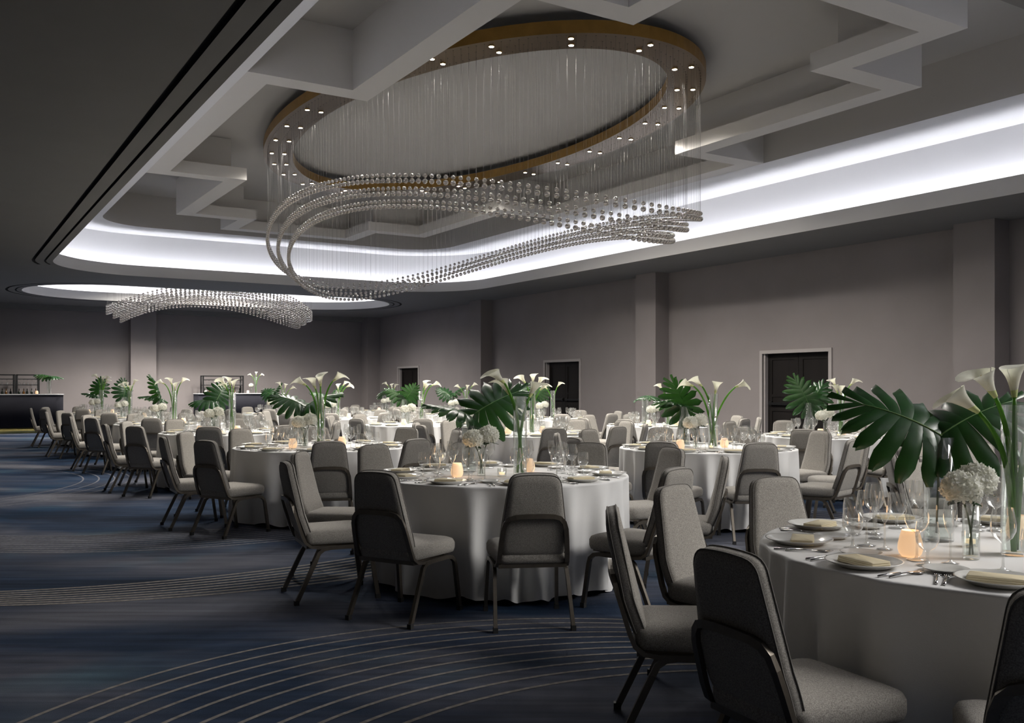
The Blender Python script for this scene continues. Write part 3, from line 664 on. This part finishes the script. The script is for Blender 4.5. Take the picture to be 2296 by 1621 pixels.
for k,(X,Y,nm) in TB.items():
    if k=='w1': continue
    j=lambda s:rnd.uniform(-s,s)
    mv=(-.25,.22) if k!='a1' else (-.16,.20); hv=(-.15,-.14) if k not in('a1',) else (-.23,-.22)
    if k=='m2': mv=(-.20,.22)
    cv,fl_=CAL.get(k,(.05,[(-.15,1.44),(.05,1.40),(.2,1.46)])); cv=(cv,-.05 if k!='a1' else -.13)
    G='glass cylinder vases'
    v=thing('tall_glass_vase',(*P(k,*cv)[:2],ZT),0,'tall clear cylinder vase holding calla lilies on the '+nm,'vase',G); put('glass_cylinder',VT,v); put('water',WT,v)
    for q,t in enumerate(fl_): calla(k,nm,cv,(t[0],t[1]),q,len(fl_),1.25 if k in('a1','a2','a3','m3','m2') else 1.15)
    v=thing('wide_glass_vase',(*P(k,*mv)[:2],ZT),0,'wide clear cylinder vase holding monstera leaves on the '+nm,'vase',G); put('glass_cylinder',VM,v); put('water',WM,v)
    L=MON.get(k,[((.0,0,1.20),(-.22+j(.1),j(.1),1.38),j(60),.31),((.02,0,1.20),(.14+j(.1),j(.1),1.42),j(80),.30)])
    for q,(at_,tp,ro,sz) in enumerate(L):
        w_='by itself' if len(L)==1 else ('leaning left' if (tp[0]<L[1-q][1][0]) else 'leaning right')
        monstera(k,nm,mv,(mv[0]+tp[0],mv[1]+tp[1],tp[2]),(mv[0]+at_[0],mv[1]+at_[1],at_[2]),ro,sz,w_)
    v=thing('small_glass_vase',(*P(k,*hv)[:2],ZT),0,'small clear cylinder vase holding hydrangea on the '+nm,'vase',G); put('glass_cylinder',VH,v); put('water',WH,v)
    hydrangea(k,nm,hv,2,1.0 if k!='a1' else .92)
    if k=='a1': cs=[(-.43,-.16,'left'),(.2,.26,'right')]
    elif k=='a2': cs=[(-.32,-.22,'left'),(.20,.18,'right')]
    else: cs=[(-.28+j(.06),-.24+j(.05),'left'),(.22+j(.05),.05+j(.2),'right')]
    for l,d,w_ in cs: candle(k,nm,l,d,True,w_)
    candle(k,nm,*((-.10,.05) if k=='a1' else (.0,-.20)),False,'')

# ------------------------------------------------------------------ chandeliers
ico=MB()
def ball(r,n=14,m=9):
    return [(r*math.sin(PI*i/m)if 0<i<m else 0.00001,-r*math.cos(PI*i/m)) for i in range(m+1)]
def bead_mesh(r): mb=MB(); mb.lathe(ball(r),16); return mb.mesh('crystal_bead',[M['crystal']])
BL,BS=bead_mesh(.037),bead_mesh(.030)
def chandelier(name,c,a,b,zring,zfn,label,nper,rows,lamps,tracks=(-.2,0,.2),tz=.155,ringw=.28,rscale=1.0):
    th=thing(name,(c[0],c[1],zring),0,label,'chandelier')
    def ell(t,off): t=math.radians(t); n=Vector((math.cos(t)/a,math.sin(t)/b)).normalized(); return (a*math.cos(t)+n.x*off,b*math.sin(t)+n.y*off)
    rg=MB(); N=128; prof=[(-ringw,0),(ringw,0),(ringw,.17),(-ringw,.17)]; v=[];f=[]
    for i in range(N):
        for o_,z in prof: v.append((*ell(360*i/N,o_),z))
    mats=[]
    for k in range(4):
        fs=[(i*4+k,((i+1)%N)*4+k,((i+1)%N)*4+(k+1)%4,i*4+(k+1)%4) for i in range(N)]
        rg.add(v if k==0 else [],[q for q in fs],0) if k==0 else (rg.f.extend(fs),rg.m.extend([0]*N),rg.sm.extend([False]*N))
    for i in range(N): rg.m[i]=1; rg.sm[i]=False
    obj('ring_canopy',rg,[M['gold'],M['goldmirror']],th)
    fe=MB()
    # arc-length even bead stations
    T=[i*.25 for i in range(1441)]; pts=[ell(t,0) for t in T]; acc=[0]
    for i in range(1440): acc.append(acc[-1]+math.hypot(pts[i+1][0]-pts[i][0],pts[i+1][1]-pts[i][1]))
    def ts(n):
        out=[];j=0
        for q in range(n):
            s_=acc[-1]*q/n
            while acc[j+1]<s_: j+=1
            out.append(T[j]+.25*(s_-acc[j])/(acc[j+1]-acc[j]))
        return out
    st=ts(nper); beads=[];wires=[]
    for ti,o_ in enumerate(tracks):
        for q,t in enumerate(st):
            x,y=ell(t,o_*rscale); z=zfn(t)+tz*(ti-1)*1.0
            for r_ in range(rows): beads.append((x,y,z-zring-.078*r_,(BS if r_==0 and rows==2 else BL)))
            wires.append((x,y,z-zring+.03)); fe.box(x-.006,x+.006,y-.006,y+.006,-.004,0)
    obj('wire_ferrules',fe,[M['hole']],th)
    def near(p): return math.hypot(c[0]+p[0],c[1]+p[1])
    beads.sort(key=near)
    for x,y,z,me in beads[:100]: put('crystal_bead',me,th,(x,y,z))
    rest=MB(); pr_L,pr_S=ball(.037),ball(.030)
    for x,y,z,me in beads[100:]: rest.lathe(pr_L if me is BL else pr_S,14,c=(x,y,z))
    obj('crystal_beads',rest,[M['crystal']],th,kind='stuff')
    wires.sort(key=near); 
    for x,y,z in wires[:100]:
        mb=MB(); mb.tube([(x,y,z),(x,y,0)],.0009,3,caps=False); obj('suspension_wire',mb,[M['wire']],th)
    mb=MB()
    for x,y,z in wires[100:]: mb.tube([(x,y,z),(x,y,0)],.0009,3,caps=False)
    obj('suspension_wires',mb,[M['wire']],th,kind='stuff')
    lm=MB(); lm.lathe([(0,-.016),(.034,-.016),(.034,-.010)],16,0); lm.lathe([(.034,-.016),(.042,-.014),(.042,0)],16,1); LM=lm.mesh('lamp',[M['lamp'],M['gold']])
    for t in lamps:
        for o_ in (-.12,.12):
            x,y=ell(t,o_*rscale); put('lamp',LM,th,(x,y,0))
        x,y=ell(t,0); l=bpy.data.lights.new('lamp_beam','SPOT'); l.energy=SPOT*(1 if a<3 else 2.2); l.spot_size=math.radians(156); l.spot_blend=1.0; l.shadow_soft_size=.10; l.color=(1,.95,.88)
        lo=bpy.data.objects.new('lamp_beam',l); COL.objects.link(lo); lo.parent=th; lo.location=(x,y,-.24)
    rods=MB()
    for i in range(10):
        x,y=ell(i*36+10,0); rods.tube([(x,y,.17),(x,y,(6.27 if zring>5.5 else 5.45)-zring)],.012,8)
    obj('mounting_rods',rods,[M['gold']],th)
    return th
SPOT=320
lam=[-164,-152,-140,-127.3,-110.6,-90.4,-69.8,-53.8,-41,-29.5,-17.9,-6.2,5.4,17,28.8,41,55,71,90,111,126,138.5,149.5,160.9,171.8,183.4]
chandelier('crystal_chandelier',(8.15,15.15),2.79,5.42,5.96,lambda t:4.05+.40*math.cos(math.radians(2*t-6)),
  'large oval chandelier of glass beads looping below a gold ring, closest to camera',226,2,lam)
chandelier('crystal_chandelier',(7.9,31.3),3.05,1.75,5.2,lambda t:4.16-.36*math.cos(math.radians(2*t)),
  'smaller distant chandelier of bright glass beads hanging in the rear ceiling opening',120,4,[i*30+15 for i in range(12)],tz=.12)

# ------------------------------------------------------------------ bars
def bar_unit(loc,L,name,lab,rounded):
    th=thing('bar_counter',loc,0,lab,'bar')
    o=rounded_poly([(-L/2,-.35),(L/2,-.35),(L/2,.35),(-L/2,.35)],.30 if rounded else .03,8)
    mb=MB(); mb.loft(o,[(0,.17),(0,1.15)]); obj('bar_front',mb,[M['bar']],th)
    mb=MB(); mb.loft([(x*.985,y*.93) for x,y in o],[(0,0),(0,.17)]); obj('brass_plinth',mb,[M['kick']],th)
    mb=MB(); mb.loft([(x*1.01,y*1.05) for x,y in o],[(0,1.15),(0,1.19)]); obj('counter_top',mb,[M['bartop']],th)
bar_unit((1.25,32.2,0),4.5,'','dark bar counter with rounded corners and brass plinth by the left edge of the room',True)
bar_unit((8.68,32.2,0),2.30,'','small dark bar counter standing before the far wall column',False)
wg=MB(); wg.lathe([(.034,0),(.036,.004),(.004,.01),(.004,.09),(.03,.12),(.04,.15),(.034,.2)],12); HG=MB(); HG.lathe([(.034,0),(.005,-.01),(.004,-.08),(.03,-.11),(.038,-.14),(.032,-.19)],12); HANG=HG.mesh('hanging_wine_glass',[M['gls']])
bt=MB(); bt.lathe([(0,0),(.036,0),(.038,.01),(.038,.17),(.03,.20),(.014,.23),(.0135,.30),(0,.30)],14); BOT=[bt.mesh('liquor_bottle',[M['bottle']]),bt.mesh('liquor_bottle',[M['bottle2']])]
def shelf(x0,x1,y,lab,side,nb):
    th=thing('back_bar_shelf',((x0+x1)/2,y,0),0,lab,'shelf'); w=(x1-x0)/2
    mb=MB()
    for sx in (-1,1):
        for sy in (-1,1): mb.box(sx*w-.025,sx*w+.025,sy*.17-.02,sy*.17+.02,0,1.84)
    for z in (1.80,): mb.box(-w,w,-.19,-.15,z,z+.04); mb.box(-w,w,.15,.19,z,z+.04)
    mb.box(-w,w,-.17,-.13,1.66,1.69)
    obj('steel_frame',mb,[M['black']],th)
    for z in (.55,1.02,1.46): mb=MB(); mb.box(-w,w,-.17,.17,z,z+.03); obj('shelf_board',mb,[M['black']],th)
    n=max(4,int((x1-x0)/.13)); 
    for i in range(n):
        x=x0+.08+(x1-x0-.16)*i/(n-1); o=put('hanging_wine_glass',HANG,None,(x,y-.15,1.66),0,label='stemmed glass hanging upside down from the %s back bar shelf'%side,category='glass',group='glasses hanging from the %s back bar shelf'%side)
    for i in range(nb):
        x=x0+.09+(x1-x0-.18)*i/(nb-1); o=put('liquor_bottle',BOT[i%3==1],None,(x+rnd.uniform(-.02,.02),y+rnd.uniform(-.08,.08),1.05),0,label='dark bottle standing on the middle board of the %s back bar shelf'%side,category='bottle',group='bottles on the %s back bar shelf'%side)
shelf(1.55,2.42,36.3,'black steel back bar shelf, the leftmost of three','leftmost',6); shelf(2.50,3.17,36.3,'black steel back bar shelf, right beside the leftmost one','second',5); shelf(8.72,10.22,36.3,'black steel back bar shelf behind the small bar counter','rightmost',9)
def on_bar(x,y,kind,lab):
    TB['_']=(x,y,lab); DEP['_']=40
    z=1.19; n0=set(bpy.data.objects)
    if kind=='mon':
        v=thing('wide_glass_vase',(x,y,ZT),0,'clear vase with a monstera leaf on the '+lab,'vase'); put('glass_cylinder',VM,v)
        monstera('_',lab,(0,0),(-.22,-.2,1.42),(-.02,0,1.30),20,.34,'leaning left'); monstera('_',lab,(0,0),(.30,.05,1.36),(0,0,1.30),8,.32,'leaning right')
    if kind=='cal':
        v=thing('tall_glass_vase',(x,y,ZT),0,'tall clear vase of calla lilies on the '+lab,'vase'); put('glass_cylinder',VT,v)
        for q,t in enumerate([(-.18,1.40),(0,1.44),(.2,1.40)]): calla('_',lab,(0,0),t,q,3,1.1)
        v=thing('small_glass_vase',(*P('_',-.16,0)[:2],ZT),0,'small clear vase with hydrangea on the '+lab,'vase'); put('glass_cylinder',VH,v)
        hydrangea('_',lab,(-.16,0),1)
    if kind=='can': candle('_',lab,0,0,True,'only')
    for o in set(bpy.data.objects)-n0:
        if o.parent is None: o.location.z+=1.19-ZT
    del TB['_']
on_bar(3.10,32.1,'mon','large bar counter'); on_bar(2.75,32.0,'can','large bar counter')
on_bar(9.55,32.2,'cal','small bar counter'); on_bar(7.83,32.1,'can','left end of the small bar counter'); on_bar(9.22,32.0,'can','right half of the small bar counter')

# ------------------------------------------------------------------ candle glow
for k in ('a1','a2','m2','a3'):
    for l,d in (((-.43,-.16),) if k=='a1' else ((-.30,-.23),)):
        li=bpy.data.lights.new('candle_glow','POINT'); li.energy=.35; li.color=(1,.62,.32); li.shadow_soft_size=.04
        o=bpy.data.objects.new('candle_glow',li); COL.objects.link(o); o.location=(*P(k,l,d)[:2],ZT+.12)

# ------------------------------------------------------------------ camera, world, view
cam=bpy.data.cameras.new('camera'); cam.sensor_width=36; cam.lens=36*2100/2296; cam.shift_y=(868-810.5)/2296; cam.clip_start=.05; cam.clip_end=200
co=bpy.data.objects.new('camera',cam); COL.objects.link(co); co.location=(0,0,1.4); co.rotation_euler=(PI/2,0,-TH); S.camera=co
w=bpy.data.worlds.new('world'); S.world=w; w.use_nodes=True; w.node_tree.nodes['Background'].inputs[0].default_value=(0,0,0,1); w.node_tree.nodes['Background'].inputs[1].default_value=0
S.view_settings.view_transform='Standard'; S.view_settings.look='None'; S.view_settings.exposure=.12; S.view_settings.gamma=1
c=S.cycles; c.use_denoising=True; c.transparent_max_bounces=40; c.max_bounces=12; c.diffuse_bounces=6; c.glossy_bounces=4; c.transmission_bounces=8; c.caustics_reflective=False; c.caustics_refractive=False; c.sample_clamp_indirect=4
try: c.denoiser='OPENIMAGEDENOISE'
except Exception: pass
